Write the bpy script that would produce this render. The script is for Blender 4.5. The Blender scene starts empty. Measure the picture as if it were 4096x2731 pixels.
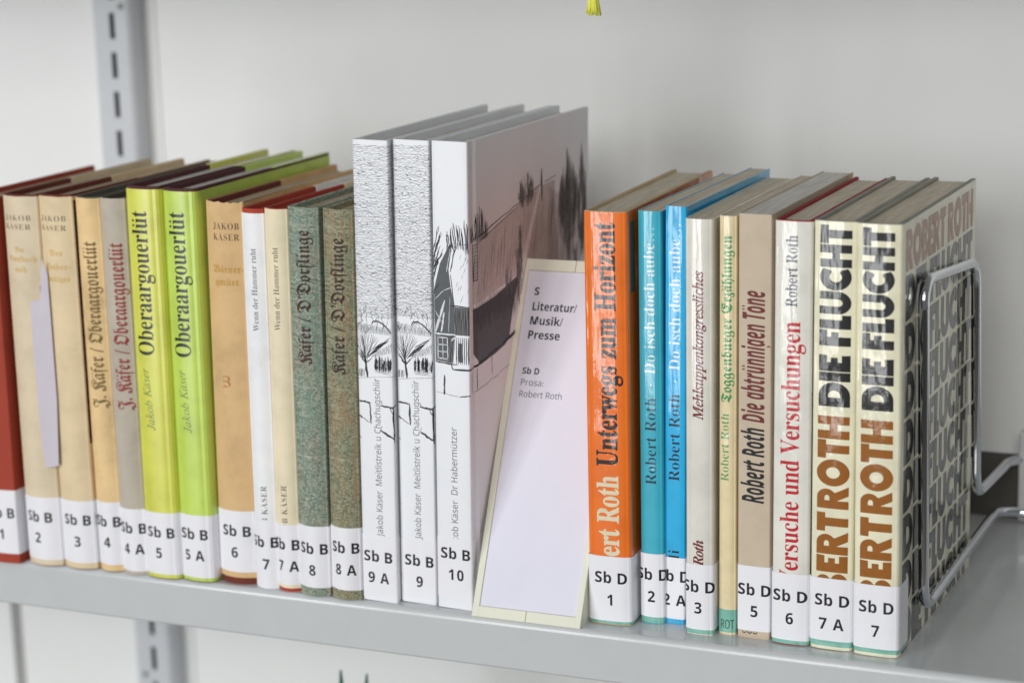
import bpy, bmesh, math, random
from mathutils import Vector, Matrix
R = math.radians
scene = bpy.context.scene
col = scene.collection
random.seed(7)

# ------------------------------------------------------------------ camera
cd = bpy.data.cameras.new('camera')
cam = bpy.data.objects.new('camera', cd); col.objects.link(cam)
cd.sensor_width = 36; cd.lens = 77.165; cd.clip_start = 0.05; cd.clip_end = 30
cam.location = (0.2549, -0.9502, 0.3669)
yaw, pitch, roll = -0.42109, 0.21592, 0.028557
fw = Vector((math.sin(yaw)*math.cos(pitch), math.cos(yaw)*math.cos(pitch), -math.sin(pitch)))
rt = Vector((math.cos(yaw), -math.sin(yaw), 0)); dn = -rt.cross(fw)
r2 = rt*math.cos(roll) + dn*math.sin(roll); d2 = -rt*math.sin(roll) + dn*math.cos(roll)
m = Matrix((r2, -d2, -fw)).transposed()
cam.rotation_euler = m.to_euler()
cd.dof.use_dof = True; cd.dof.focus_distance = 1.055; cd.dof.aperture_fstop = 6.2
scene.camera = cam

# ------------------------------------------------------------------ world, light, exposure
w = bpy.data.worlds.new('World'); scene.world = w; w.use_nodes = True
bg = w.node_tree.nodes['Background']
bg.inputs['Color'].default_value = (0.96, 0.98, 1.0, 1); bg.inputs['Strength'].default_value = 0.13
scene.view_settings.view_transform = 'Standard'
scene.view_settings.look = 'None'; scene.view_settings.exposure = 0.16; scene.view_settings.gamma = 1
def area(name, loc, target, sx, sy, power, colr=(1, 1, 1)):
    l = bpy.data.lights.new(name, 'AREA'); l.shape = 'RECTANGLE'; l.size = sx; l.size_y = sy
    l.energy = power; l.color = colr
    o = bpy.data.objects.new(name, l); col.objects.link(o); o.location = loc
    o.rotation_euler = (Vector(target)-Vector(loc)).to_track_quat('-Z', 'Y').to_euler()
    return o
# three tall windows of the room, left in front of the shelf
for wx, wy, ww in ((-0.80, -2.80, 0.34), (-1.27, -2.72, 0.34), (-1.78, -2.62, 0.42)):
    area('window_and_fill_light', (wx, wy, 0.30), (wx*0.35-0.2, 0, 0.28), ww, 1.8, 39*ww, (0.97, 0.985, 1.0))
# added soft fill light, nearly straight in front, for wall and page tops
area('window_and_fill_light', (0.6, -2.9, 1.25), (0.1, 0.2, 0.12), 1.1, 0.9, 25, (1.0, 0.99, 0.97))
# added fill from high in front, standing in for ceiling bounce on tops
area('ceiling_bounce_fill', (-0.2, -1.9, 1.45), (-0.2, 0.1, 0.1), 2.2, 0.7, 4, (1.0, 0.99, 0.97))

# ------------------------------------------------------------------ materials
def lin(c):
    c = c/255.0
    return c/12.92 if c <= 0.04045 else ((c+0.055)/1.055)**2.4
K = 1.12
def rgb(c, k=K): return tuple(min(0.9, lin(v)*k) for v in c)+(1,)
MC = {}
def nd(nt, t, **kw):
    n = nt.nodes.new(t)
    for k, v in kw.items(): setattr(n, k, v)
    return n
def mmcoord(nt, scale=(1, 1, 1)):
    tc = nd(nt, 'ShaderNodeTexCoord'); mp = nd(nt, 'ShaderNodeMapping')
    mp.inputs['Scale'].default_value = tuple(1000*s for s in scale)
    nt.links.new(tc.outputs['Object'], mp.inputs['Vector'])
    return mp.outputs['Vector']
def noise(nt, vec, scale, detail=3, rough=0.5):
    n = nd(nt, 'ShaderNodeTexNoise'); n.inputs['Scale'].default_value = scale
    n.inputs['Detail'].default_value = detail; n.inputs['Roughness'].default_value = rough
    nt.links.new(vec, n.inputs['Vector']); return n.outputs['Fac']
def ramp(nt, fac, stops):
    r = nd(nt, 'ShaderNodeValToRGB'); nt.links.new(fac, r.inputs['Fac'])
    e = r.color_ramp.elements
    while len(e) < len(stops): e.new(0.5)
    for i, (p, c) in enumerate(stops):
        e[i].position = p; e[i].color = c if len(c) == 4 else tuple(c)+(1,)
    return r.outputs['Color']
def mixc(nt, fac, a, b, mode='MIX'):
    n = nd(nt, 'ShaderNodeMix', data_type='RGBA', blend_type=mode)
    for i, v in ((0, fac), (6, a), (7, b)):
        if isinstance(v, (int, float)): n.inputs[i].default_value = v
        elif isinstance(v, tuple): n.inputs[i].default_value = v
        else: nt.links.new(v, n.inputs[i])
    return n.outputs[2]
def bump(nt, h, strength, dist=0.0002, prev=None):
    b = nd(nt, 'ShaderNodeBump'); b.inputs['Strength'].default_value = strength; b.inputs['Distance'].default_value = dist
    nt.links.new(h, b.inputs['Height'])
    if prev is not None: nt.links.new(prev, b.inputs['Normal'])
    return b.outputs['Normal']
def mat(name, c, rough=0.6, var=0.08, foil=0, grain=0.15, spec=0.4, vscale=0.06, metal=0, k=K, seed=0):
    key = (name, c, rough, foil, seed)
    if key in MC: return MC[key]
    mt = bpy.data.materials.new(name); mt.use_nodes = True; nt = mt.node_tree
    p = nt.nodes['Principled BSDF']; base = rgb(c, k)
    v = mmcoord(nt)
    mp = nd(nt, 'ShaderNodeVectorMath', operation='ADD'); mp.inputs[1].default_value = (seed*13.7, seed*7.1, seed*3.3)
    nt.links.new(v, mp.inputs[0]); v = mp.outputs[0]
    n1 = noise(nt, v, vscale, 5, 0.6)
    dark = tuple(x*(1-var*1.6) for x in base[:3])+(1,); lite = tuple(min(0.92, x*(1+var)) for x in base[:3])+(1,)
    nt.links.new(ramp(nt, n1, [(0.3, dark), (0.5, base), (0.72, lite)]), p.inputs['Base Color'])
    p.inputs['Roughness'].default_value = rough; p.inputs['Metallic'].default_value = metal
    p.inputs['Specular IOR Level'].default_value = spec
    if grain:
        nt.links.new(bump(nt, noise(nt, v, 2.2, 4, 0.7), grain, 0.00008), p.inputs['Normal'])
    if foil:
        p.inputs['Coat Weight'].default_value = 1.0 if foil > .2 else 0.55; p.inputs['Coat Roughness'].default_value = 0.07 if foil > .2 else 0.24
        p.inputs['Coat IOR'].default_value = 1.52
        v2 = mmcoord(nt, (1, 1, 0.35))
        a2 = nd(nt, 'ShaderNodeVectorMath', operation='ADD'); a2.inputs[1].default_value = (seed*31.7, seed*17.1, seed*9.3)
        nt.links.new(v2, a2.inputs[0])
        h1 = noise(nt, a2.outputs[0], 0.09, 2, 0.4); h2 = noise(nt, v, 0.55, 3, 0.6)
        b1 = bump(nt, h1, 0.7*foil, 0.0016)
        nt.links.new(bump(nt, h2, 0.22*foil, 0.00018, b1), p.inputs['Coat Normal'])
    MC[key] = mt; return mt
def cloth(name, cols, tone=1.0):
    mt = bpy.data.materials.new(name); mt.use_nodes = True; nt = mt.node_tree; p = nt.nodes['Principled BSDF']
    v = mmcoord(nt)
    sx = nd(nt, 'ShaderNodeSeparateXYZ'); nt.links.new(v, sx.inputs[0])
    cb = nd(nt, 'ShaderNodeCombineXYZ')
    ad = nd(nt, 'ShaderNodeMath', operation='ADD'); nt.links.new(sx.outputs[0], ad.inputs[0]); nt.links.new(sx.outputs[1], ad.inputs[1])
    nt.links.new(ad.outputs[0], cb.inputs[0]); nt.links.new(sx.outputs[2], cb.inputs[1])
    br = nd(nt, 'ShaderNodeTexBrick'); nt.links.new(cb.outputs[0], br.inputs['Vector'])
    br.inputs['Scale'].default_value = 1.0; br.inputs['Brick Width'].default_value = 1.1; br.inputs['Row Height'].default_value = 0.62
    br.inputs['Mortar Size'].default_value = 0.08; br.inputs['Mortar Smooth'].default_value = 0.3; br.inputs['Bias'].default_value = 0.0
    br.inputs['Color1'].default_value = rgb(cols[0]); br.inputs['Color2'].default_value = rgb(cols[1]); br.inputs['Mortar'].default_value = rgb(cols[2])
    vs = mmcoord(nt, (1, 1, 0.05)); streak = noise(nt, vs, 0.9, 4, 0.7)
    vh = mmcoord(nt, (0.04, 0.04, 1)); st2 = noise(nt, vh, 0.8, 4, 0.7)
    big = noise(nt, v, 0.07, 3, 0.6)
    c1 = mixc(nt, ramp(nt, streak, [(0.5, (0, 0, 0)), (0.62, (1, 1, 1))]), br.outputs['Color'], rgb(cols[3]))
    f2 = nd(nt, 'ShaderNodeMath', operation='MULTIPLY'); nt.links.new(ramp(nt, st2, [(0.55, (0, 0, 0)), (0.75, (1, 1, 1))]), f2.inputs[0]); f2.inputs[1].default_value = 0.5
    c2 = mixc(nt, f2.outputs[0], c1, rgb(cols[4]))
    c3 = mixc(nt, ramp(nt, big, [(0.5, (0, 0, 0)), (0.8, (0.7, 0.7, 0.7))]), c2, rgb(cols[5]))
    # keep the dark gaps between the threads
    c4 = mixc(nt, 0.85, c3, ramp(nt, br.outputs['Fac'], [(0, (1.25, 1.25, 1.25)), (1, (0.5, 0.5, 0.5))]), 'MULTIPLY')
    nt.links.new(c4, p.inputs['Base Color']); p.inputs['Roughness'].default_value = 0.85; p.inputs['Specular IOR Level'].default_value = 0.2
    inv = nd(nt, 'ShaderNodeMath', operation='SUBTRACT'); inv.inputs[0].default_value = 1; nt.links.new(br.outputs['Fac'], inv.inputs[1])
    nt.links.new(bump(nt, inv.outputs[0], 0.3, 0.00012), p.inputs['Normal'])
    return mt
def fine_cloth(name, c):
    mt = mat(name, c, 0.85, 0.08, grain=0, spec=0.2); nt = mt.node_tree; p = nt.nodes['Principled BSDF']
    a = noise(nt, mmcoord(nt, (6, 6, 0.3)), 0.8, 3); b = noise(nt, mmcoord(nt, (0.3, 0.3, 6)), 0.8, 3)
    s = nd(nt, 'ShaderNodeMath', operation='ADD'); nt.links.new(a, s.inputs[0]); nt.links.new(b, s.inputs[1])
    old = p.inputs['Base Color'].links[0].from_socket
    nt.links.new(mixc(nt, 0.5, old, ramp(nt, s.outputs[0], [(0.35, (0.6, 0.6, 0.6)), (0.65, (1.3, 1.3, 1.3))]), 'MULTIPLY'), p.inputs['Base Color'])
    nt.links.new(bump(nt, s.outputs[0], 0.5, 0.0002), p.inputs['Normal'])
    return mt
def pages(name, c, k=1.3):
    mt = bpy.data.materials.new(name); mt.use_nodes = True; nt = mt.node_tree; p = nt.nodes['Principled BSDF']
    n1 = noise(nt, mmcoord(nt, (1, 0.01, 0.01)), 3.2, 2, 0.6); n2 = noise(nt, mmcoord(nt), 0.05, 4)
    base = rgb(c, k); d = tuple(x*0.62 for x in base[:3]); l = tuple(min(.9, x*1.12) for x in base[:3])
    c1 = ramp(nt, n1, [(0.3, d), (0.55, base), (0.8, l)])
    nt.links.new(mixc(nt, 0.35, c1, ramp(nt, n2, [(0.3, (0.75, 0.7, 0.62)), (0.7, (1, 1, 1))]), 'MULTIPLY'), p.inputs['Base Color'])
    p.inputs['Roughness'].default_value = 0.8; p.inputs['Specular IOR Level'].default_value = 0.2
    nt.links.new(bump(nt, n1, 0.6, 0.0003), p.inputs['Normal'])
    return mt
def ink(name, c, foil=0, rough=0.55, seed=0, k=1.0): return mat(name, c, rough, 0.06, foil, 0.0, 0.35, 0.3, k=k, seed=seed)

# ------------------------------------------------------------------ object helpers
def obj(name, bm, mt, parent=None, smooth=False, tri=False):
    me = bpy.data.meshes.new(name); bm.to_mesh(me); bm.free()
    if smooth:
        for f in me.polygons: f.use_smooth = True
    me.materials.append(mt)
    o = bpy.data.objects.new(name, me); col.objects.link(o)
    if parent: o.parent = parent
    return o
def thing(name, label, cat, loc=(0, 0, 0), rot=(0, 0, 0), group=None):
    o = bpy.data.objects.new(name, None); o.empty_display_size = 0.02; col.objects.link(o)
    o.location = loc; o.rotation_euler = rot; o['label'] = label; o['category'] = cat
    if group: o['group'] = group
    return o
def box(bm, x0, x1, y0, y1, z0, z1):
    v = [bm.verts.new((x, y, z)) for x in (x0, x1) for y in (y0, y1) for z in (z0, z1)]
    for f in ((0, 1, 3, 2), (4, 6, 7, 5), (0, 4, 5, 1), (2, 3, 7, 6), (0, 2, 6, 4), (1, 5, 7, 3)): bm.faces.new([v[i] for i in f])
    return v
def mm(*a): return tuple(x*0.001 for x in a)
def bevel_all(bm, w, seg=2):
    bmesh.ops.bevel(bm, geom=bm.edges[:], offset=w, segments=seg, affect='EDGES', profile=0.5)
def tube(bm, pts, r, seg=14, cap=True):
    pts = [Vector(p) for p in pts]; rings = []; prev = None
    for i, p in enumerate(pts):
        t = (pts[min(i+1, len(pts)-1)]-pts[max(i-1, 0)]).normalized()
        if prev is None: prev = t.orthogonal().normalized()
        prev = (prev - t*prev.dot(t)).normalized(); b = t.cross(prev)
        rings.append([bm.verts.new(p+(prev*math.cos(2*math.pi*k/seg)+b*math.sin(2*math.pi*k/seg))*r) for k in range(seg)])
    for a, b in zip(rings, rings[1:]):
        for k in range(seg): bm.faces.new((a[k], a[(k+1) % seg], b[(k+1) % seg], b[k]))
    if cap: bm.faces.new(rings[0][::-1]); bm.faces.new(rings[-1])
def rounded(pts, rad, n=7):
    pts = [Vector(p) for p in pts]; out = [pts[0]]
    for a, b, c in zip(pts, pts[1:], pts[2:]):
        r = min(rad, (a-b).length*0.49, (c-b).length*0.49)
        p = b+(a-b).normalized()*r; q = b+(c-b).normalized()*r
        for i in range(n+1):
            t = i/n; out.append(p*(1-t)**2+b*2*t*(1-t)+q*t*t)
    out.append(pts[-1]); return out

# ------------------------------------------------------------------ lettering
STY = {'sans': (0x1D5A0, 0), 'sansb': (0x1D5D4, 0.003), 'sansh': (0x1D5D4, 0.012), 'sansbi': (0x1D63C, 0.008), 'serifb': (0x1D400, 0), 'serif': (0x1D400, -0.011),
       'serifi': (0x1D434, 0), 'serifbi': (0x1D468, 0.008), 'frak': (0x1D504, 0.004), 'frakb': (0x1D56C, 0.006), 'serifh': (0x1D400, 0.012)}
HOLE = {0x1D504+2: 0x212D, 0x1D504+7: 0x210C, 0x1D504+8: 0x2111, 0x1D504+17: 0x211C, 0x1D504+25: 0x2128, 0x1D434+33: 0x210E}
UML = {'ä': 'a', 'ö': 'o', 'ü': 'u', 'Ä': 'A', 'Ö': 'O', 'Ü': 'U'}
def ucode(c, sty):
    b = STY[sty][0]
    if 'A' <= c <= 'Z': k = b+ord(c)-65
    elif 'a' <= c <= 'z': k = b+26+ord(c)-97
    elif c.isdigit(): k = (0x1D7EC if sty.startswith('sans') else 0x1D7CE)+int(c)
    else: return c
    return chr(HOLE.get(k, k))
TC = {}
def textmesh(body, off):
    c = bpy.data.curves.new('glyph_source', 'FONT'); c.body = body; c.size = 1.0; c.resolution_u = 4; c.offset = off
    o = bpy.data.objects.new('glyph_source', c)
    tmp_scene.collection.objects.link(o)
    tmp_scene.view_layers[0].update()
    with bpy.context.temp_override(scene=tmp_scene, view_layer=tmp_scene.view_layers[0]):
        me = o.to_mesh()
        vs = [(v.co.x, v.co.y) for v in me.vertices]; fs = [tuple(p.vertices) for p in me.polygons]
        o.to_mesh_clear()
    bpy.data.objects.remove(o); bpy.data.curves.remove(c)
    return vs, fs
tmp_scene = bpy.data.scenes.new('glyphs')
def glyph(c, sty):
    key = (c, sty)
    if key in TC: return TC[key]
    off = STY[sty][1]; base = UML.get(c, c); ch = ucode(base, sty); ref = ucode('n', sty)
    if ('ref', sty) not in TC:
        a, _ = textmesh(ref, off); TC[('ref', sty)] = max(v[0] for v in a)
    rv, _ = textmesh(ch+ref, off); adv = max(v[0] for v in rv)-TC[('ref', sty)]
    if c == ' ': vs, fs = [], []
    else: vs, fs = textmesh(ch, off)
    if c in UML:
        x0 = min(v[0] for v in vs); x1 = max(v[0] for v in vs); y1 = max(v[1] for v in vs)
        cx = (x0+x1)/2; r = 0.055 if 'b' in sty or 'h' in sty[-1] else 0.04; d = 0.12
        sh = 0.09 if sty.endswith('i') else 0
        for sg in (-1, 1):
            n0 = len(vs)
            for i in range(12): vs.append((cx+sh+sg*d+r*math.cos(i*math.pi/6), y1+0.13+r*math.sin(i*math.pi/6)))
            fs.append(tuple(range(n0, n0+12)))
    TC[key] = (vs, fs, adv); return TC[key]
def layout(text, sty, track=0.0):
    V = []; F = []; x = 0
    for c in text:
        vs, fs, adv = glyph(c, sty); n = len(V)
        V += [(x+a, b) for a, b in vs]; F += [tuple(i+n for i in f) for f in fs]; x += adv+track
    return V, F
# heavy poster capitals drawn by hand: outline + holes, height 1
def arc(cx, cy, rx, ry, a0, a1, n=14): return [(cx+rx*math.cos(R(a0+(a1-a0)*i/n)), cy+ry*math.sin(R(a0+(a1-a0)*i/n))) for i in range(n+1)]
T = 0.34
HV = {
 'I': (0.34, [[(0, 0), (T, 0), (T, 1), (0, 1)]]),
 'D': (0.92, [[(0, 0), (0.42, 0)]+arc(0.42, 0.5, 0.5, 0.5, -90, 90)[1:]+[(0, 1)], [(T, 0.3), (0.42, 0.3)]+arc(0.42, 0.5, 0.19, 0.2, -90, 90)[1:]+[(T, 0.7)]]),
 'E': (0.62, [[(0, 0), (0.62, 0), (0.6, 0.27), (T, 0.27), (T, 0.4), (0.52, 0.4), (0.52, 0.62), (T, 0.62), (T, 0.74), (0.6, 0.74), (0.62, 1), (0, 1)]]),
 'F': (0.6, [[(0, 0), (T, 0), (T, 0.38), (0.52, 0.38), (0.52, 0.62), (T, 0.62), (T, 0.74), (0.6, 0.74), (0.6, 1), (0, 1)]]),
 'L': (0.52, [[(0, 0), (0.52, 0), (0.52, 0.28), (T, 0.28), (T, 1), (0, 1)]]),
 'U': (0.84, [[(0, 1), (0, 0.4)]+arc(0.42, 0.4, 0.42, 0.4, 180, 360)[1:]+[(0.84, 1), (0.84-T*.85, 1), (0.84-T*.85, 0.4)]+arc(0.42, 0.4, 0.42-T*.85, 0.13, 360, 180)[1:]+[(T*.85, 1)]]),
 'C': (0.82, [arc(0.5, 0.5, 0.5, 0.5, 50, 310, 22)+[(0.74, 0.36)]+arc(0.5, 0.5, 0.19, 0.2, 320, 40, 14)+[(0.74, 0.64)]]),
 'H': (0.84, [[(0, 0), (0.31, 0), (0.31, 0.37), (0.53, 0.37), (0.53, 0), (0.84, 0), (0.84, 1), (0.53, 1), (0.53, 0.62), (0.31, 0.62), (0.31, 1), (0, 1)]]),
 'T': (0.68, [[(0.19, 0), (0.5, 0), (0.5, 0.73), (0.68, 0.73), (0.68, 1), (0, 1), (0, 0.73), (0.19, 0.73)]]),
 'O': (1.0, [arc(0.5, 0.5, 0.5, 0.52, 0, 350, 35), arc(0.5, 0.5, 0.21, 0.22, 0, 345, 23)]),
 'R': (0.8, [[(0, 0), (0.3, 0), (0.3, 0.36), (0.5, 0), (0.84, 0), (0.6, 0.42)]+arc(0.42, 0.7, 0.31, 0.3, -50, 90)+[(0, 1)], [(0.3, 0.6), (0.4, 0.6)]+arc(0.4, 0.68, 0.1, 0.08, -90, 90)[1:-1]+[(0.4, 0.76), (0.3, 0.76)]]),
 'B': (0.74, [[(0, 0), (0.42, 0)]+arc(0.42, 0.27, 0.31, 0.27, -90, 72)+arc(0.4, 0.77, 0.27, 0.23, -50, 90)+[(0, 1)], [(0.3, 0.22), (0.4, 0.22)]+arc(0.4, 0.3, 0.09, 0.08, -90, 90)[1:-1]+[(0.4, 0.38), (0.3, 0.38)], [(0.3, 0.63), (0.38, 0.63)]+arc(0.38, 0.7, 0.08, 0.07, -90, 90)[1:-1]+[(0.38, 0.77), (0.3, 0.77)]]),
}
def heavy_glyph(c):
    if ('HV', c) in TC: return TC[('HV', c)]
    wd, loops = HV[c]
    cu = bpy.data.curves.new('glyph_source', 'CURVE'); cu.dimensions = '2D'; cu.fill_mode = 'BOTH'
    for lp in loops:
        sp = cu.splines.new('POLY'); sp.points.add(len(lp)-1); sp.use_cyclic_u = True
        for i, (x, y) in enumerate(lp): sp.points[i].co = (x, y, 0, 1)
    o = bpy.data.objects.new('glyph_source', cu); tmp_scene.collection.objects.link(o); tmp_scene.view_layers[0].update()
    me = o.to_mesh(); vs = [(v.co.x, v.co.y) for v in me.vertices]; fs = [tuple(p.vertices) for p in me.polygons]; o.to_mesh_clear()
    bpy.data.objects.remove(o); bpy.data.curves.remove(cu)
    TC[('HV', c)] = (vs, fs, wd); return TC[('HV', c)]
def heavy(text, gap=0.035):
    V = []; F = []; x = 0
    for c in text:
        if c == ' ': x += 0.3; continue
        vs, fs, wd = heavy_glyph(c); n = len(V)
        V += [(x+a, b) for a, b in vs]; F += [tuple(i+n for i in f) for f in fs]; x += wd+gap
    return V, F
def fit(VF, width=None, cap=None, capref=0.72, sx=None):
    """scale a layout so that its cap height is `cap` and its width `width` (mm); starts at x=0"""
    V, F = VF; x0 = min(v[0] for v in V); x1 = max(v[0] for v in V)
    ky = cap/capref; kx = (width/(x1-x0)) if width else ky*(sx or 1)
    return [((a-x0)*kx, b*ky) for a, b in V], F
def poly2(bm, V, F):
    vs = [bm.verts.new((a, b, 0)) for a, b in V]
    for f in F:
        try: bm.faces.new([vs[i] for i in f])
        except ValueError: pass

# ------------------------------------------------------------------ book profile (all in mm)
class Prof:
    def __init__(s, th, depth, b=0.4, p=2, rc=1.3, groove=0):
        s.th, s.depth = th, depth
        N = 16
        top = [(rc+(th-2*rc)*i/N, 0) for i in range(N+1)]
        top = [(x, -b*(1-abs(2*(x-rc)/(th-2*rc)-1)**p)) for x, _ in top]
        left = [(0, depth), (0, depth*0.55)]; right = [(th, depth*0.55), (th, depth)]
        if groove:
            left += [(0, 9.5), (groove*.6, 8), (groove, 6.8), (groove*.6, 5.6)]
            right = [(th-groove*.6, 5.6), (th-groove, 6.8), (th-groove*.6, 8), (th, 9.5)]+right
        def cor(x0, sg):  # quadratic corner
            return [((1-t)**2*x0+2*t*(1-t)*x0+t*t*(x0+sg*rc), (1-t)**2*rc*1.3) for t in (0, .25, .5, .75)]
        path = left+cor(0, 1)+top+[q for q in cor(th, -1)[::-1]]+right
        s.pts = path; s.cum = [0]
        for a, c in zip(path, path[1:]): s.cum.append(s.cum[-1]+math.hypot(c[0]-a[0], c[1]-a[1]))
        i0 = next(i for i, q in enumerate(path) if q[1] <= 0.001 or q is top[0]); s.i0 = path.index(top[0])
        s.S0 = s.cum[s.i0]-rc; s.cum = [c-s.S0 for c in s.cum]
        s.L = s.cum[path.index(top[-1])]+rc
        # vertex normals (outward)
        s.nor = []
        for i in range(len(path)):
            a = path[max(i-1, 0)]; c = path[min(i+1, len(path)-1)]
            d = math.hypot(c[0]-a[0], c[1]-a[1]); s.nor.append(((c[1]-a[1])/d, -(c[0]-a[0])/d))
        # going back-left -> front -> back-right: outward is left side of travel reversed
        if s.nor[0][0] > 0: s.nor = [(-a, -b2) for a, b2 in s.nor]
    def at(s, u, off=0.0):
        c = s.cum
        if u <= c[0]: i, t = 0, 0.0
        elif u >= c[-1]: i, t = len(c)-2, 1.0
        else:
            i = 0
            while c[i+1] < u: i += 1
            t = (u-c[i])/(c[i+1]-c[i])
        a, b = s.pts[i], s.pts[i+1]; na, nb = s.nor[i], s.nor[i+1]
        return (a[0]+(b[0]-a[0])*t+off*(na[0]+(nb[0]-na[0])*t), a[1]+(b[1]-a[1])*t+off*(na[1]+(nb[1]-na[1])*t))
    def s_of_x(s, x):
        rc = s.pts[s.i0][0]
        if x <= rc: return s.cum[s.i0]-(rc-x)
        if x >= s.th-rc: return s.L-(s.th-x)
        for i in range(s.i0, len(s.pts)-1):
            if s.pts[i+1][0] >= x:
                t = (x-s.pts[i][0])/(s.pts[i+1][0]-s.pts[i][0]); return s.cum[i]+t*(s.cum[i+1]-s.cum[i])
    def side(s, y):  # path coordinate of a point on the right board at depth y
        return s.cum[-1]-(s.depth-y)
    def knots(s, a, b): return [c for c in s.cum if a+1e-4 < c < b-1e-4]
def wrap_text(bm2, prof, off):
    """bm2: flat mesh in (s, z) mm -> bent round the cover, cut where the cover turns"""
    xs = [v.co.x for v in bm2.verts]
    for k in prof.knots(min(xs), max(xs)):
        bmesh.ops.bisect_plane(bm2, geom=bm2.verts[:]+bm2.edges[:]+bm2.faces[:], dist=1e-5, plane_co=(k, 0, 0), plane_no=(1, 0, 0))
    for v in bm2.verts:
        x, y = prof.at(v.co.x, off); v.co = mm(x, y, v.co.y)
    bmesh.ops.recalc_face_normals(bm2, faces=bm2.faces[:])
def wrap_sheet(prof, s0, s1, z0, z1, off, thick=0.0, jit=0, zb=None):
    bm = bmesh.new(); ks = [s0]+prof.knots(s0, s1)+[s1]; rnd = random.Random(int(s1*100+z1*10)); rows = []
    fine = []
    for a, b in zip(ks, ks[1:]):
        n = max(1, int((b-a)/3)) if jit and b-a < 40 else 1
        fine += [a+(b-a)*i/n for i in range(n)]
    fine.append(ks[-1])
    jz = 0
    o2 = off-(thick or 0.22)
    R4 = []
    for u in fine:
        jz = jz*0.6+rnd.uniform(-jit, jit)
        xo, yo = prof.at(u, off); xi, yi = prof.at(u, o2)
        R4.append([bm.verts.new(mm(*q)) for q in ((xo, yo, z0), (xo, yo, z1+jz), (xi, yi, z1+jz), (xi, yi, z0))])
    for a, b in zip(R4, R4[1:]):
        for k in range(4): bm.faces.new((a[k], b[k], b[(k+1) % 4], a[(k+1) % 4]))
    bm.faces.new(R4[0][::-1]); bm.faces.new(R4[-1])
    bmesh.ops.recalc_face_normals(bm, faces=bm.faces[:])
    return bm

INKS = {}
LETTER = (26, 26, 34)
def vtext(root, prof, VF, zstart, xbase, mt, off, name='title_lettering', lean=0.0):
    """vertical text, read from the bottom up; baseline at x=xbase, starts at z=zstart"""
    V, F = VF; bm = bmesh.new(); sb = prof.s_of_x(xbase)
    poly2(bm, [(sb-b+lean*a, zstart+a) for a, b in V], F); wrap_text(bm, prof, off)
    return obj(name, bm, mt, root)
def htext(root, prof, VF, x0, z0, mt, off, name='title_lettering', slope=0.0):
    V, F = VF; bm = bmesh.new(); s0 = prof.s_of_x(x0)
    poly2(bm, [(s0+a, z0+b+slope*a) for a, b in V], F); wrap_text(bm, prof, off)
    return obj(name, bm, mt, root)
GR = 'library books with white shelf mark labels'
page_old = pages('old_page_edges', (188, 170, 145)); page_white = pages('white_page_edges', (214, 211, 205)); page_cream = pages('cream_page_edges', (205, 196, 178))
label_mat = mat('white_label_paper', (227, 227, 234), 0.5, 0.015, 0, 0.05, 0.35)
label_ink = ink('black_label_print', (30, 30, 38))
teal_mat = lambda s: mat('teal_tape', (118, 176, 160), 0.35, 0.10, 1, 0.1, seed=s)
ALL = {}
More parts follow.
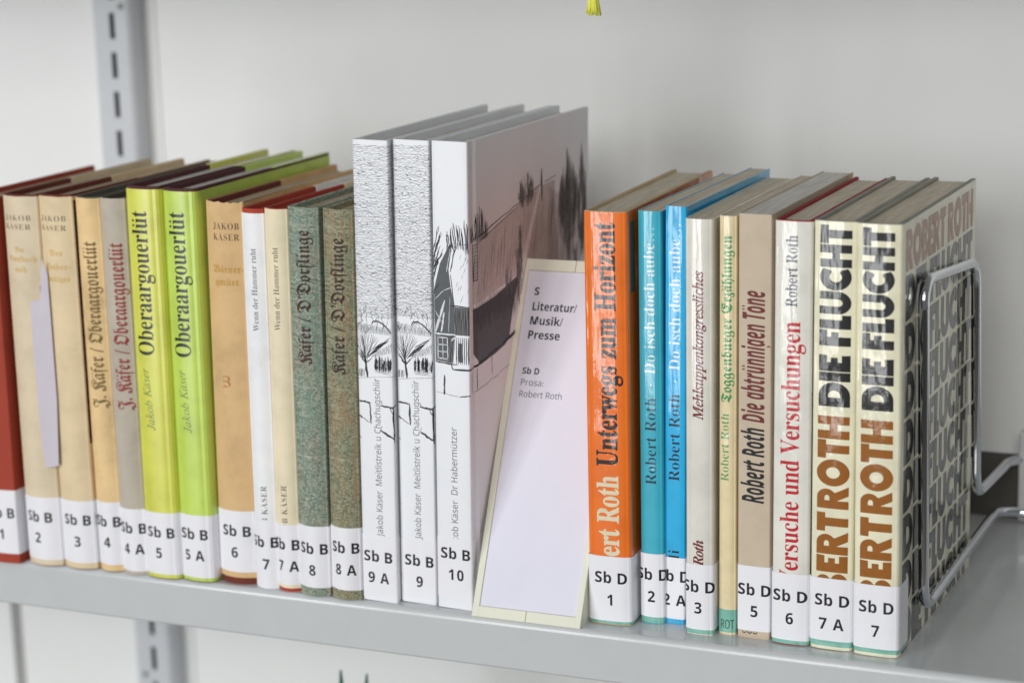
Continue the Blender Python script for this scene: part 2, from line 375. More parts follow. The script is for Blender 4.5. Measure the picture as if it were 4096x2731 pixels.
def book(key, label, x, y, th, H, lean, kind, jc, bc, pg, depth=138, b=0.4, p=2, rc=1.3, foil=0, rough=0.6, yaw=0.0,
         t=2.0, jtop=0.9, jbot=0.5, jit=0.0, flap=None, lab=None, teal=None, labtop_slope=0, jmat=None, bmat=None, groove=0, pagein=2.6, flush=False, seed=0, side=None):
    """kind: 'jacket' hard cover in a paper jacket, 'case' bare hard cover, 'soft' paperback"""
    ln = math.atan(lean/H)
    root = thing('book', label, 'book', mm(x, y, max(0, th*math.sin(ln))), (0, ln, R(yaw)), GR)
    pr = Prof(th, depth, b, p, rc, groove); ALL[key] = (root, pr)
    jm = jmat or mat(('jacket' if kind == 'jacket' else 'cover')+'_paper', jc, rough, 0.07, foil, 0.12, seed=seed)
    bmt = bmat or (mat('board_cloth', bc, 0.8, 0.1, 0, 0.4) if bc else jm)
    t_in = 0.45 if kind == 'soft' else t
    # cover boards: a closed shell round the leaves
    bm = bmesh.new(); rings = []
    for i in range(len(pr.pts)):
        u = pr.cum[i]; xo, yo = pr.at(u, 0); xi, yi = pr.at(u, -t_in)
        rings.append([bm.verts.new(mm(*q)) for q in ((xo, yo, 0), (xo, yo, H), (xi, yi, H), (xi, yi, 0))])
    for a, c in zip(rings, rings[1:]):
        for k in range(4): bm.faces.new((a[k], c[k], c[(k+1) % 4], a[(k+1) % 4]))
    bm.faces.new(rings[0][::-1]); bm.faces.new(rings[-1]); bmesh.ops.recalc_face_normals(bm, faces=bm.faces[:])
    cv = obj('cover', bm, jm if kind != 'jacket' else bmt, root)
    cv.data.shade_smooth() if False else None
    # leaves
    bm = bmesh.new(); g = t_in+0.12; zi = 0.35 if kind == 'soft' else pagein
    if flush: zi = 0.2
    y0 = t_in+0.6+(0 if kind == 'soft' else 1.2)
    box(bm, *mm(g, th-g), *mm(y0, depth-(1.0 if kind == 'soft' else 3.5)), *mm(zi, H-zi))
    # a few uneven gatherings so the top edge is not one plane
    bmesh.ops.bisect_plane(bm, geom=bm.verts[:]+bm.edges[:]+bm.faces[:], dist=1e-6, plane_co=mm(th*.5, 0, 0), plane_no=(1, 0, 0))
    obj('page_block', bm, pg, root)
    off = 0.0
    if kind == 'jacket':
        bm = wrap_sheet(pr, pr.cum[0], pr.cum[-1], jbot, H-jtop, 0.38, 0.3, jit)
        jk = obj('dust_jacket', bm, jm, root)
        if flap:
            for sg in (0, 1):
                bm = bmesh.new()
                xa, xb = ((-0.38, t_in+0.1) if sg == 0 else (th-t_in-0.1, th+0.38))
                x1 = (t_in+0.02, t_in+0.5) if sg == 0 else (th-t_in-0.5, th-t_in-0.02)
                box(bm, *mm(*x1), *mm(depth-flap, depth+0.5), *mm(jbot, H+0.25))
                box(bm, *mm(xa, xb), *mm(depth-flap, depth+0.5), *mm(H+0.06, H+0.3))
                obj('jacket_flap', bm, jm, jk)
        off = 0.38
    if side:
        bm = wrap_sheet(pr, pr.L+side[1], pr.cum[-1]-0.5, side[2], H-side[3], off+0.12, 0.1); obj('printed_panel', bm, side[0], root)
    if teal:
        z0, z1 = teal
        bm = wrap_sheet(pr, -16, pr.L+16, z0, z1, off+0.2, 0.15); obj('tape_strip', bm, teal_mat(seed), root)
        off += 0.2
    if lab:
        za, zb, line1, r1, z1l, line2, c2, z2l = lab
        bm = wrap_sheet(pr, -15, pr.L+15, za, zb, off+0.22, 0.18, 0.0)
        lb = obj('spine_label', bm, label_mat, root)
        V, F = fit(layout(line1, 'sansb', 0.01), 16.0, 5.55, 0.714); wd = max(v[0] for v in V)
        bm = bmesh.new(); s0 = pr.s_of_x(r1)-wd
        poly2(bm, [(s0+a, z1l+b2-0.012*(a-wd)) for a, b2 in V], F)
        VF = layout(line2, 'sansb', 0.06 if line2 != '10' else 0.1)
        V, F = fit(VF, None, 5.55, 0.714, 0.92); wd = max(v[0] for v in V); s0 = pr.s_of_x(c2)-wd/2
        poly2(bm, [(s0+a, z2l+b2) for a, b2 in V], F)
        wrap_text(bm, pr, off+0.22+0.07); obj('label_lettering', bm, label_ink, lb)
    return root, pr, (0.38 if kind == 'jacket' else 0.0)+0.09

# ------------------------------------------------------------------ the shelf and the wall
shelf_paint = mat('grey_shelf_enamel', (192, 195, 196), 0.15, 0.015, 0, 0.02, 0.6, k=1.1)
wall_mat = mat('white_wall_panel', (231, 232, 230), 0.7, 0.015, 0, 0.1, 0.3, 0.01)
YB = 240
def shelf(label, ztop, y0=-12.3, x0=-1500, x1=900):
    root = thing('shelf', label, 'shelf', mm(0, 0, ztop))
    # board and lip from one bent sheet: profile swept along x
    prof = [(YB, 35.8), (YB, 0.2), (YB-.4, 0), (y0+3.2, 0)]
    for i in range(1, 9):
        a = R(90+90*i/8); prof.append((y0+3.2+3.2*math.cos(a), -3.2+3.2*math.sin(a)))
    prof += [(y0, -24.6), (y0+.6, -25.6), (y0+1.6, -26), (y0+13, -26), (y0+13, -25), (y0+1.8, -25), (y0+1.2, -24.4), (y0+1.2, -4), (y0+4, -1.2), (YB-1.2, -1.2), (YB-1.2, 35.8)]
    bm = bmesh.new(); A = [bm.verts.new(mm(x0, a, b)) for a, b in prof]; B = [bm.verts.new(mm(x1, a, b)) for a, b in prof]
    n = len(prof)
    for i in range(n): bm.faces.new((A[i], A[(i+1) % n], B[(i+1) % n], B[i]))
    bm.faces.new(A[::-1]); bm.faces.new(B); bmesh.ops.recalc_face_normals(bm, faces=bm.faces[:])
    obj('shelf_board', bm, shelf_paint, root)
    bm = bmesh.new(); box(bm, *mm(x0, x1), *mm(YB-3.2, YB-1.6), *mm(.3, 36.6)); obj('back_shade_strip', bm, mat('painted_shade_grey', (84, 82, 77), .6, .03, k=1.0), root)  # dark strip over the upstand: shade at the shelf back put into its colour
    return root
s_main = shelf('light grey steel shelf with folded front lip carrying the row of books', 0)
shelf('light grey steel shelf above the books, only its hanging tassel shows', 372)
shelf('light grey steel shelf below, where the green plant stands', -390)
for i, (sx_, sy_) in enumerate(((62, 148), (70, 92))):
    bm = bmesh.new(); bmesh.ops.create_uvsphere(bm, u_segments=16, v_segments=8, radius=0.0019)
    for v in bm.verts: v.co.z *= 0.55; v.co += Vector(mm(sx_, sy_, 0.3))
    obj('rivet', bm, mat('bright_rivet', (225, 225, 225), 0.2, 0.02, metal=1.0, k=1), s_main, True)

bm = bmesh.new(); box(bm, -2.2, -0.6825, 0.258, 0.28, -1.2, 1.2)
wl = obj('wall', bm, wall_mat); wl['kind'] = 'structure'
bm = bmesh.new(); box(bm, -0.6735, -0.531, 0.258, 0.28, -1.2, 1.2)
wl = obj('wall', bm, wall_mat); wl['kind'] = 'structure'
bm = bmesh.new(); box(bm, -0.5298, 1.6, 0.2575, 0.28, -1.2, 1.2)
wl = obj('wall', bm, wall_mat); wl['kind'] = 'structure'
bm = bmesh.new(); box(bm, -2.2, 1.6, 0.2805, 0.30, -1.2, 1.2)
wl = obj('wall_backing', bm, wall_mat); wl['kind'] = 'structure'

bm = bmesh.new(); box(bm, -6, 6, -7, 0.256, -1.25, -1.201)
fl = obj('floor', bm, mat('grey_floor', (128, 122, 114), 0.5, 0.1, 0, 0.1)); fl['kind'] = 'structure'

# upright rail with slots
rail = thing('shelf_rail', 'pale grey slotted metal upright on the wall behind the left books', 'shelf rail', mm(-566.5, 241, 0))
rail_paint = mat('pale_grey_rail_paint', (200, 203, 207), 0.4, 0.02, 0, 0.05, k=1.08)
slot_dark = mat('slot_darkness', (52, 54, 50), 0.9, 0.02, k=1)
bm = bmesh.new(); WR = 27.0; sl = 11.8; sw = 3.8; p = 25.15; hl = 16.6
zz = 269.9; zs = [zz-p*k for k in range(-4, 26)]
def quad(bm, a, b, c, d): bm.faces.new([bm.verts.new(mm(*q)) for q in (a, b, c, d)])
zlo, zhi = -420, 420
quad(bm, (0, 0, zlo), (sl, 0, zlo), (sl, 0, zhi), (0, 0, zhi))
quad(bm, (sl+sw, 0, zlo), (WR-2, 0, zlo), (WR-2, 0, zhi), (sl+sw, 0, zhi))
quad(bm, (WR-2, 0, zlo), (WR, 2, zlo), (WR, 2, zhi), (WR-2, 0, zhi))
quad(bm, (WR, 2, zlo), (WR, 17, zlo), (WR, 17, zhi), (WR, 2, zhi))
quad(bm, (0, 17, zlo), (0, 0, zlo), (0, 0, zhi), (0, 17, zhi))
edges = [zlo]+sorted([v for z in zs for v in (z-hl/2, z+hl/2) if zlo < v < zhi])+[zhi]
for a, b_ in zip(edges[::2], edges[1::2]): quad(bm, (sl, 0, a), (sl+sw, 0, a), (sl+sw, 0, b_), (sl, 0, b_))
for z in zs:
    if not zlo < z < zhi: continue
    a, b_ = z-hl/2, z+hl/2
    for xx in (sl, sl+sw): quad(bm, (xx, 0, a), (xx, 1.6, a), (xx, 1.6, b_), (xx, 0, b_))
    for c in (a, b_): quad(bm, (sl, 0, c), (sl+sw, 0, c), (sl+sw, 1.6, c), (sl, 1.6, c))
bmesh.ops.remove_doubles(bm, verts=bm.verts[:], dist=1e-6); bmesh.ops.recalc_face_normals(bm, faces=bm.faces[:])
obj('rail_profile', bm, rail_paint, rail)
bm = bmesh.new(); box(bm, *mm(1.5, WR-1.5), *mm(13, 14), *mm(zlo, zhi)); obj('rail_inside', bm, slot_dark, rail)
for hx, hz in ((21.3, 282.4), (6.3, -169.8), (19.5, -180)):
    bm = bmesh.new(); bmesh.ops.create_cone(bm, cap_ends=True, segments=20, radius1=0.0021, radius2=0.0021, depth=0.0006, matrix=Matrix.Translation(mm(hx, -0.2, hz)) @ Matrix.Rotation(R(90), 4, 'X'))
    obj('screw', bm, mat('dull_screw', (120, 135, 130), 0.5, 0.05, k=1), rail)

# ------------------------------------------------------------------ books, from left to right
LB = lambda za, zb, r1, z1, l2, c2, z2, s='Sb B': (za, zb, s, r1, z1, l2, c2, z2)
beige = dict(kind='jacket', bc=(105, 48, 38), pg=page_old, b=3.0, rc=1.0, rough=0.75, jit=0.10)
r, pr, of = book('1', 'rust red book at the far left marked 1, half cut off by the picture edge', -484.0, -17, 23.6, 200.5, 1.0, jc=(156, 60, 42), depth=125, lab=LB(5.5, 41.3, 22.3, 25.6, '1', 13.8, 13.6), **{**beige, 'kind': 'case', 'bc': None, 'b': 1.2})
vtext(r, pr, fit(layout('Jakob Käser', 'serifi'), 30, 3.2, 0.68), 78, 13.5, ink('pale_print', (200, 150, 120)), of, 'author_lettering')
gold = ink('pale_gold_print', (214, 178, 110)); brownp = ink('grey_brown_print', (120, 104, 86))
r, pr, of = book('2', 'pale beige jacketed book marked 2, with a grey paper slip beside it', -456.7, -12.3, 21.2, 202.9, 0.5, jc=(211, 196, 168), depth=136, flap=78, lab=LB(3.6, 38.6, 17.6, 24.7, '2', 8.8, 13.1), yaw=-0.6, seed=1, **beige)
htext(r, pr, fit(layout('JAKOB', 'serif', .08), 16.6, 2.9, .68), 1.8, 189.3, brownp, of, 'author_lettering')
htext(r, pr, fit(layout('KÄSER', 'serif', .08), 16.6, 2.9, .68), 1.6, 184.6, brownp, of, 'author_lettering')
htext(r, pr, fit(layout('Am', 'frakb'), 5.8, 2.4, .68), 7.4, 172.8, gold, of)
htext(r, pr, fit(layout('Dorfbach', 'frakb'), 17.5, 2.9, .68), 2.4, 167.4, gold, of)
htext(r, pr, fit(layout('noh', 'frakb'), 7.5, 2.8, .68), 6.6, 162, gold, of)
dark_print = bpy.data.materials.new('speckled_dark_print'); dark_print.use_nodes = True
nt = dark_print.node_tree; nt.links.new(ramp(nt, noise(nt, mmcoord(nt), 0.9, 5, 0.8), [(0.42, rgb((34, 32, 34))), (0.55, rgb((60, 52, 50))), (0.62, rgb((170, 90, 80)))]), nt.nodes['Principled BSDF'].inputs['Base Color'])
speck = bpy.data.materials.new('speckled_black_print'); speck.use_nodes = True
nt = speck.node_tree; nt.links.new(ramp(nt, noise(nt, mmcoord(nt), 1.3, 5, 0.8), [(0.5, rgb((22, 22, 24))), (0.6, rgb((150, 148, 142)))]), nt.nodes['Principled BSDF'].inputs['Base Color'])
r, pr, of = book('3', 'beige jacketed book marked 3 with faint gold lettering', -434.5, -11.1, 20.3, 203.4, 0.2, jc=(216, 196, 160), depth=136, flap=72, lab=LB(3.7, 38.3, 18.7, 24.8, '3', 11.2, 12.9), yaw=-0.4, seed=2, side=(dark_print, 0.4, 70, 3), **beige)
htext(r, pr, fit(layout('JAKOB', 'serif', .08), 16.3, 2.9, .68), 1.5, 189.6, brownp, of, 'author_lettering')
htext(r, pr, fit(layout('KÄSER', 'serif', .08), 16.3, 2.9, .68), 1.4, 184.6, brownp, of, 'author_lettering')
htext(r, pr, fit(layout('Der', 'frakb'), 8, 2.8, .68), 6.4, 171.4, gold, of)
htext(r, pr, fit(layout('Haber-', 'frakb'), 15.5, 3.0, .68), 3.0, 164, gold, of)
htext(r, pr, fit(layout('mützer', 'frakb'), 13, 3.0, .68), 4.5, 157.6, gold, of)
def ober(r, pr, of, mt, z0, xb, length, cap, lean=0):
    vtext(r, pr, fit(layout('J. Käfer / Oberaargouerlüt', 'frakb'), length, cap*1.18, .7), z0, xb, mt, of, lean=lean)
r, pr, of = book('4', 'slim yellowish tan book marked 4 with olive blackletter title', -412.4, -9.9, 14.5, 202.7, 0.2, 'jacket', (218, 187, 138), (84, 84, 76), page_old, depth=137, b=2.5, rc=1.0, rough=0.8, lab=LB(4.1, 38.9, 14.4, 25.2, '4', 7.0, 13.9), seed=3, jtop=.5, jit=.12, yaw=-.3,
    jmat=mat('tan_spine_paper', (220, 190, 140), 0.8, 0.16, 0, 0.2, vscale=0.05))
ober(r, pr, of, ink('olive_brown_print', (122, 98, 52)), 90.5, 11.6, 89, 6.6)
r, pr, of = book('4A', 'slim grey cloth book marked 4 A with rust red blackletter title', -397.7, -9.8, 14.9, 202.6, 0.5, 'jacket', (178, 170, 157), (78, 72, 62), page_old, depth=137, b=2.4, rc=1.0, lab=LB(2.0, 36.5, 15.5, 22.9, '4 A', 8.4, 11.6), jmat=fine_cloth('grey_linen', (170, 162, 149)), seed=4, jtop=.1, jbot=.1)
ober(r, pr, of, ink('rust_red_print', (146, 58, 50)), 90.4, 12.6, 89, 6.9)
for key, x, y, th, H, ln, c, lb, txt, sd, lz in (('5', -382.2, -12, 20.6, 209.4, 1.7, (206, 208, 86), (2.6, 36.5, 18.7, 22.7, '5', 9.6, 11.5), 'yellow green glossy book marked 5 with black serif title', 5, 0),
                               ('5A', -361.1, -10.4, 19.9, 208.7, 1.9, (186, 210, 90), (2.4, 36.6, 17.2, 23.3, '5 A', 9.2, 11.8), 'brighter lime green glossy book marked 5 A with black serif title', 6, 0)):
    r, pr, of = book(key, txt, x, y, th, H, ln, 'jacket', c, (84, 44, 48), page_white, depth=142, b=1.1, p=3, rc=3.6, foil=0.12, rough=0.4, t=2.4, jtop=1.3, flap=62, lab=LB(*lb), seed=sd)
    vtext(r, pr, fit(layout('Oberaargouerlüt', 'serifb'), 75.6, 9.6, .68), 121.3, 13.4, ink('black_print', (32, 34, 26), .12), of)
    vtext(r, pr, fit(layout('Jakob Käser', 'serifi', .01), 33, 4.4, .68), 81.2, 11.6, ink('grey_green_print', (118, 132, 82), .12), of, 'author_lettering', lean=-0.07)
r, pr, of = book('6', 'tan jacketed book marked 6 with worn top edge and red brown boards', -340.4, -4.7, 21.2, 201.6, 3.9, jc=(206, 172, 124), depth=135, flap=62, lab=LB(6.6, 39.9, 19.3, 26.1, '6', 10.8, 14.6), seed=7, t=2.2, jbot=3.6, jtop=-0.2, jmat=mat('tan_jacket_paper', (207, 173, 125), 0.75, 0.09, 0, 0.2), **{k: v for k, v in beige.items() if k != 'jit'}, jit=0.5)
htext(r, pr, fit(layout('JAKOB', 'serif', .06), 14.2, 3.4, .68), 5.4, 188.2, ink('dark_brown_print', (92, 72, 54)), of, 'author_lettering')
htext(r, pr, fit(layout('KÄSER', 'serif', .06), 14.2, 3.4, .68), 5.4, 182.6, ink('dark_brown_print', (92, 72, 54)), of, 'author_lettering')
gold2 = ink('ochre_print', (196, 152, 66))
htext(r, pr, fit(layout('Bärner-', 'frakb'), 16.8, 3.6, .68), 4.6, 166, gold2, of)
htext(r, pr, fit(layout('gmüet', 'frakb'), 13, 3.6, .68), 5.6, 159.4, gold2, of)
htext(r, pr, fit(layout('Z', 'frak'), 4.6, 4.6, .68), 7.6, 107, ink('orange_print', (178, 108, 48)), of, 'ornament')
greyp = ink('grey_print', (92, 92, 92))
r, pr, of = book('7', 'narrow white jacketed book marked 7 with a red board edge on top', -317.2, -6.8, 12.6, 199.6, 2.6, 'jacket', (228, 229, 238), (168, 62, 46), page_old, depth=132, b=2.0, rc=.8, rough=0.55, jtop=2.2, jbot=0.0, flap=58, lab=LB(0.6, 37.4, 13.4, 22.3, '7', 6.9, 10.5), seed=8)
vtext(r, pr, fit(layout('Wenn der Hammer ruht', 'serif'), 42.5, 3.0, .68), 137.1, 8.3, greyp, of)
vtext(r, pr, fit(layout('JAKOB KÄSER', 'serif', .05), 32.5, 3.1, .68), 23, 8.7, greyp, of, 'author_lettering')
r, pr, of = book('7A', 'narrow cream jacketed book marked 7 A with red board edge below', -303.9, -7.2, 12.6, 200.4, 3.0, 'jacket', (224, 212, 182), (166, 60, 46), page_old, depth=133, b=2.4, rc=.8, rough=0.7, jtop=0.3, jbot=1.9, flap=52, lab=LB(3.7, 36.1, 12.8, 22.5, '7 A', 6.8, 11.0), seed=9)
vtext(r, pr, fit(layout('Wenn der Hammer ruht', 'serif'), 42.5, 3.0, .68), 138.3, 7.8, greyp, of)
vtext(r, pr, fit(layout('JAKOB KÄSER', 'serif', .05), 33, 3.1, .68), 24.1, 7.7, greyp, of, 'author_lettering')
def dorf(r, pr, of, z0, z1, xb):
    vtext(r, pr, fit(layout('Käfer / D’Dorflinge', 'frakb'), z1-z0, 7.2, .7), z0, xb, ink('dark_red_brown_print', (66, 44, 40)), of, lean=0.012)
r, pr, of = book('8', 'blue green woven cloth book marked 8 with dark blackletter title', -290.3, -9, 17.6, 201.8, 3.2, 'case', (105, 130, 115), None, page_old, depth=135, b=3, rc=1.0, t=2.6, lab=LB(4.6, 37.4, 16.8, 22.6, '8', 9.0, 11.2),
    jmat=cloth('blue_green_weave', [(178, 182, 166), (104, 118, 104), (54, 62, 52), (112, 142, 128), (200, 196, 180), (140, 130, 112)]))
dorf(r, pr, of, 122.3, 190.5, 12.4)
r, pr, of = book('8A', 'olive brown woven cloth book marked 8 A with dark blackletter title', -272.0, -8.7, 17.0, 201.4, 4.6, 'case', (122, 125, 98), None, page_old, depth=135, b=3, rc=1.0, t=2.6, lab=LB(5.1, 38.3, 16.4, 24.8, '8 A', 9.5, 13.2),
    jmat=cloth('olive_brown_weave', [(172, 170, 144), (104, 112, 88), (56, 58, 42), (150, 122, 92), (192, 186, 160), (108, 130, 108)]))
dorf(r, pr, of, 118.2, 187.2, 11.9)

# tall white volumes with pen drawings -----------------------------------------------------------
pen = ink('pen_drawing_ink', (52, 54, 60), rough=0.6)
mid = ink('grey_wash_ink', (92, 96, 100), rough=0.6)
class Draw:
    """thin pen strokes and washes, flat on the cover, in (s, z) mm"""
    def __init__(s, seed): s.bm = bmesh.new(); s.r = random.Random(seed)
    def stroke(s, pts, w=0.25, jw=0.3):
        n = len(pts); L = []; Rr = []
        for i, (x, y) in enumerate(pts):
            a = pts[max(0, i-1)]; b = pts[min(n-1, i+1)]; d = math.hypot(b[0]-a[0], b[1]-a[1]) or 1
            nx, ny = -(b[1]-a[1])/d, (b[0]-a[0])/d; ww = w*0.5*(1+s.r.uniform(-jw, jw))
            if i in (0, n-1): ww *= 0.5
            L.append(s.bm.verts.new((x+nx*ww, y+ny*ww, 0))); Rr.append(s.bm.verts.new((x-nx*ww, y-ny*ww, 0)))
        for i in range(n-1): s.bm.faces.new((L[i], Rr[i], Rr[i+1], L[i+1]))
    def line(s, a, b, w=0.25, wob=0.15, n=5):
        pts = []
        for i in range(n+1):
            t = i/n; k = wob if 0 < i < n else 0
            pts.append((a[0]+(b[0]-a[0])*t+s.r.uniform(-k, k), a[1]+(b[1]-a[1])*t+s.r.uniform(-k, k)))
        s.stroke(pts, w)
    def fill(s, pts): s.bm.faces.new([s.bm.verts.new((a, b, 0)) for a, b in pts])
    def hatch(s, quad, n, w=0.2, wob=0.2, m=4):
        """n strokes between edge p0-p1 (start points) and p3-p2 (ends)"""
        p0, p1, p2, p3 = quad
        for i in range(n):
            t = (i+s.r.uniform(-.3, .3))/max(1, n-1); t = min(1, max(0, t))
            a = (p0[0]+(p1[0]-p0[0])*t, p0[1]+(p1[1]-p0[1])*t); b = (p3[0]+(p2[0]-p3[0])*t, p3[1]+(p2[1]-p3[1])*t)
            s.line(a, b, w, wob, m)
    def tree(s, base, h, spread, n, w=0.5, depth=3, ang=90):
        x, y = base
        def br(x, y, a, l, w, d):
            x2 = x+l*math.cos(R(a)); y2 = y+l*math.sin(R(a)); s.line((x, y), (x2, y2), w, l*0.05, 4)
            if d > 0:
                for k in range(n): br(x2, y2, a+s.r.uniform(-spread, spread), l*s.r.uniform(.45, .8), max(.12, w*.55), d-1)
        br(x, y, ang, h*.35, w, depth)
    def done(s, prof, off, mt, root, name):
        bmesh.ops.triangulate(s.bm, faces=s.bm.faces[:]); wrap_text(s.bm, prof, off); return obj(name, s.bm, mt, root)
white_cover = lambda sd: mat('white_laminated_cover', (225, 227, 231), 0.38, 0.012, 0, 0.05, 0.4, seed=sd)
def tall(key, label, x, y, th, ln, lab, rest=False):
    return book(key, label, x, y, th, 235.8, ln, 'case', (225, 227, 231), None, page_white, depth=152, b=.25, p=6, rc=1.0, t=2.6, groove=1.0, pagein=3.5, lab=lab, jmat=white_cover(len(key)), yaw=-0.5)
def meitli(r, pr, of, seed):
    d = Draw(seed); L = pr.L+6
    # sky of short wavy pen lines
    z = 233.0; row = 0
    while z > 148:
        dens = 0.78 if z < 205 else 0.95
        x = -1.5+d.r.uniform(-2, 0); 
        while x < L:
            ln_ = d.r.uniform(2.0, 5); n = 6; ph = d.r.uniform(0, 6); am = d.r.uniform(.1, .36); tilt = d.r.uniform(-.16, .16)
            pts = [(x+ln_*i/n, z+am*math.sin(ph+i*1.3)+tilt*ln_*i/n+d.r.uniform(-.12, .12)) for i in range(n+1)]
            d.stroke(pts, d.r.uniform(.1, .21)); x += ln_*d.r.uniform(.7, 1.0)
        z -= dens*d.r.uniform(.75, 1.15); row += 1
    for _ in range(60):
        x = d.r.uniform(0, L-2); z = d.r.uniform(150, 228); d.stroke([(x, z), (x+.5, z+.3), (x+1.1, z-.2)], .45)
    # bare tree, hut and curl
    for _ in range(34):
        x = d.r.uniform(-.5, 19); z = d.r.uniform(139, 151); pts = [(x, z)]
        for i in range(4): pts.append((pts[-1][0]+d.r.uniform(-1, 1.2), pts[-1][1]+d.r.uniform(.3, 1.6)))
        d.stroke(pts, .22)
    d.hatch([(0.2, 140), (19, 139), (19, 142.5), (.2, 145)], 46, .16, .15, 2)
    d.stroke([(8.5, 144), (9.5, 145.6), (12, 146), (15, 144.6), (17.5, 142.4), (19.3, 140)], .75)
    for k in range(20):
        a = R(150-k*5.5); d.line((4.6+d.r.uniform(-.6, .6), 126+d.r.uniform(-2, 2)), (4.4+11*math.cos(a), 127+13.5*math.sin(a)), .24, .35)
    d.line((5.6, 117), (4.6, 127), 1.3, .2); d.line((4.6, 124), (1.5, 129), .7, .3); d.line((4.8, 124), (8.2, 127), .55, .3); d.line((5, 127), (3.2, 138), .5, .3)
    for k in range(15):
        t = k/14; d.line((5.5+t*5, 126.5+t*6.5+d.r.uniform(-.5, .5)), (12.5+t*6.5, 126.8+t*6+d.r.uniform(-.5, .5)+5), .3, .3)
        d.line((8+t*11, 127+t*3), (9.5+t*10, 129.4+t*6), .22, .2)
    for k in range(24): x = 9.6+d.r.uniform(0, 9.6); d.line((x, 120+d.r.uniform(0, 2)), (x+d.r.uniform(-.2, .6), 127+d.r.uniform(-1, 1.6)), d.r.uniform(.3, .8), .2)
    for k in range(9): d.line((9.5, 119.8+k*.75), (18.8, 119.2+k*.8), .22, .2)
    for k in range(12): x = d.r.uniform(.3, 4); d.line((x, 117), (x+.3, 121), .16, .2)
    d.line((.2, 116), (9, 117.2), .16, .1); d.line((9, 117.2), (L, 118.8), .16, .1)
    # fence beams beside the lettering
    for a, b, w_ in (((.2, 104.4), (6.9, 103.9), .9), ((6.6, 104), (7.0, 93), .9), ((.2, 97), (2.2, 95.8), .8), ((2, 96), (6.4, 93.6), .35), ((12.4, 103), (19.9, 102), .9), ((19.4, 103), (20, 84), 1.0), ((17.6, 102), (19.6, 98.5), .5), ((12.4, 90.2), (19.8, 86), 1.0), ((12.4, 90.5), (13.2, 92.5), .25), ((.5, 86), (1.2, 85), .3), ((19.6, 87), (21.5, 88.6), .6), ((19.8, 102.6), (22.5, 103.4), .9)):
        d.line(a, b, w_, .22, 6)
    d.done(pr, of+.02, pen, r, 'cover_drawing')
thin = ink('thin_grey_print', (112, 112, 116))
r, pr, of = tall('9A', 'tall white volume marked 9 A with pen drawing on its spine', -254.6, -7.3, 19.6, 4.7, LB(1.4, 34.8, 17.2, 20.8, '9 A', 9.3, 9.7))
meitli(r, pr, of-.09, 11)
vtext(r, pr, fit(layout('Jakob Käser  Meitlistreik u Chachugschiir', 'sans'), 82, 3.5, .714), 34.6, 12.3, thin, of)
r, pr, of = tall('9', 'tall white volume marked 9, second of the pen drawing spines', -234.6, -3.6, 19.6, 5.0, LB(0.6, 33.7, 18.5, 19.7, '9', 10.6, 8.8))
meitli(r, pr, of-.09, 12)
vtext(r, pr, fit(layout('Jakob Käser  Meitlistreik u Chachugschiir', 'sans'), 82, 3.5, .714), 34.0, 11.9, thin, of)
r, pr, of = tall('10', 'tall white volume marked 10 with farmhouse drawing across spine and cover', -213.4, -5.1, 19.2, 5.3, LB(5.8, 37.1, 18.3, 26.0, '10', 10.6, 15.1))
vtext(r, pr, fit(layout('Jakob Käser  Dr Habermützer', 'sans'), 63, 3.5, .714), 31.2, 11.9, thin, of)
# farmhouse drawing
SX = lambda yy: pr.side(yy+5.1) if yy > -3 else pr.L
d = Draw(21); g = Draw(22); A = pr.side
# grey washes and dark shapes
dk = Draw(23)
dk.fill([(0.5, 163), (4.0, 176), (9.2, 185.6), (10.6, 185.6), (8.6, 173), (9.6, 165), (11.6, 154.6), (11.6, 141.4), (0.9, 141.4), (0.5, 150)])
dk.fill([(13.6, 127.5), (15.6, 127.5), (15.6, 137), (13.2, 137)])
rf = Draw(29); rf.fill([(A(6), 155), (A(58), 161), (A(86), 202), (A(6), 185)]); rf.fill([(A(60), 150), (A(110), 150), (A(106), 203), (A(88), 202)])
rf.done(pr, of-.05, ink('pale_pencil_tone', (204, 199, 199), rough=.6), r, 'drawing_wash')
dk.fill([(A(6), 153), (A(30), 155), (A(60), 161), (A(52), 146), (A(47), 131), (A(42), 128), (A(30), 126), (A(12), 124), (A(6), 131)])
dk.done(pr, of-.02, mid, r, 'drawing_wash')
gw = Draw(25); gw.fill([(.8, 127.4), (10.2, 126.6), (11.4, 140.2), (.8, 140.6)]); gw.fill([(11.7, 141), (19.5, 141), (19.5, 155), (11.7, 155)])
gw.done(pr, of-.03, ink('pencil_grey', (122, 122, 122), rough=.6), r, 'drawing_wash')
ww_ = Draw(26)
for a_, b_, w_ in (((1.2, 142), (6.4, 158), 1.1), ((4.2, 142), (6.0, 152), .8), ((1, 152.5), (4.5, 147), .35), ((.8, 158), (6, 163), .3), ((6.2, 163), (10, 164.5), .35), ((7.6, 172), (9.8, 184), .35), ((8.2, 142), (9.2, 160), .2),
                    ((2.4, 128.6), (2.4, 139.2), .4), ((5.0, 128.6), (5.0, 139.2), .4), ((7.6, 128.6), (7.6, 139.2), .5), ((2.4, 128.8), (7.6, 128.8), .5), ((2.4, 132.2), (7.6, 132.2), .4), ((2.4, 135.7), (7.6, 135.7), .4), ((2.4, 139.2), (7.6, 139.2), .5), ((.9, 141), (11.4, 141), .9), ((9.8, 138), (11.6, 140), .7)):
    ww_.line(a_, b_, w_, .12, 6)
ww_.done(pr, of+.05, ink('paper_white_gap', (222, 224, 228)), r, 'drawing_highlight')
dp_ = Draw(27)
for wx in (2.6, 5.2):
    for wz in (129, 132.5, 136): dp_.fill([(wx, wz), (wx+2.1, wz), (wx+2.1, wz+2.9), (wx, wz+2.9)])
dp_.done(pr, of+.02, mid, r, 'drawing_wash')
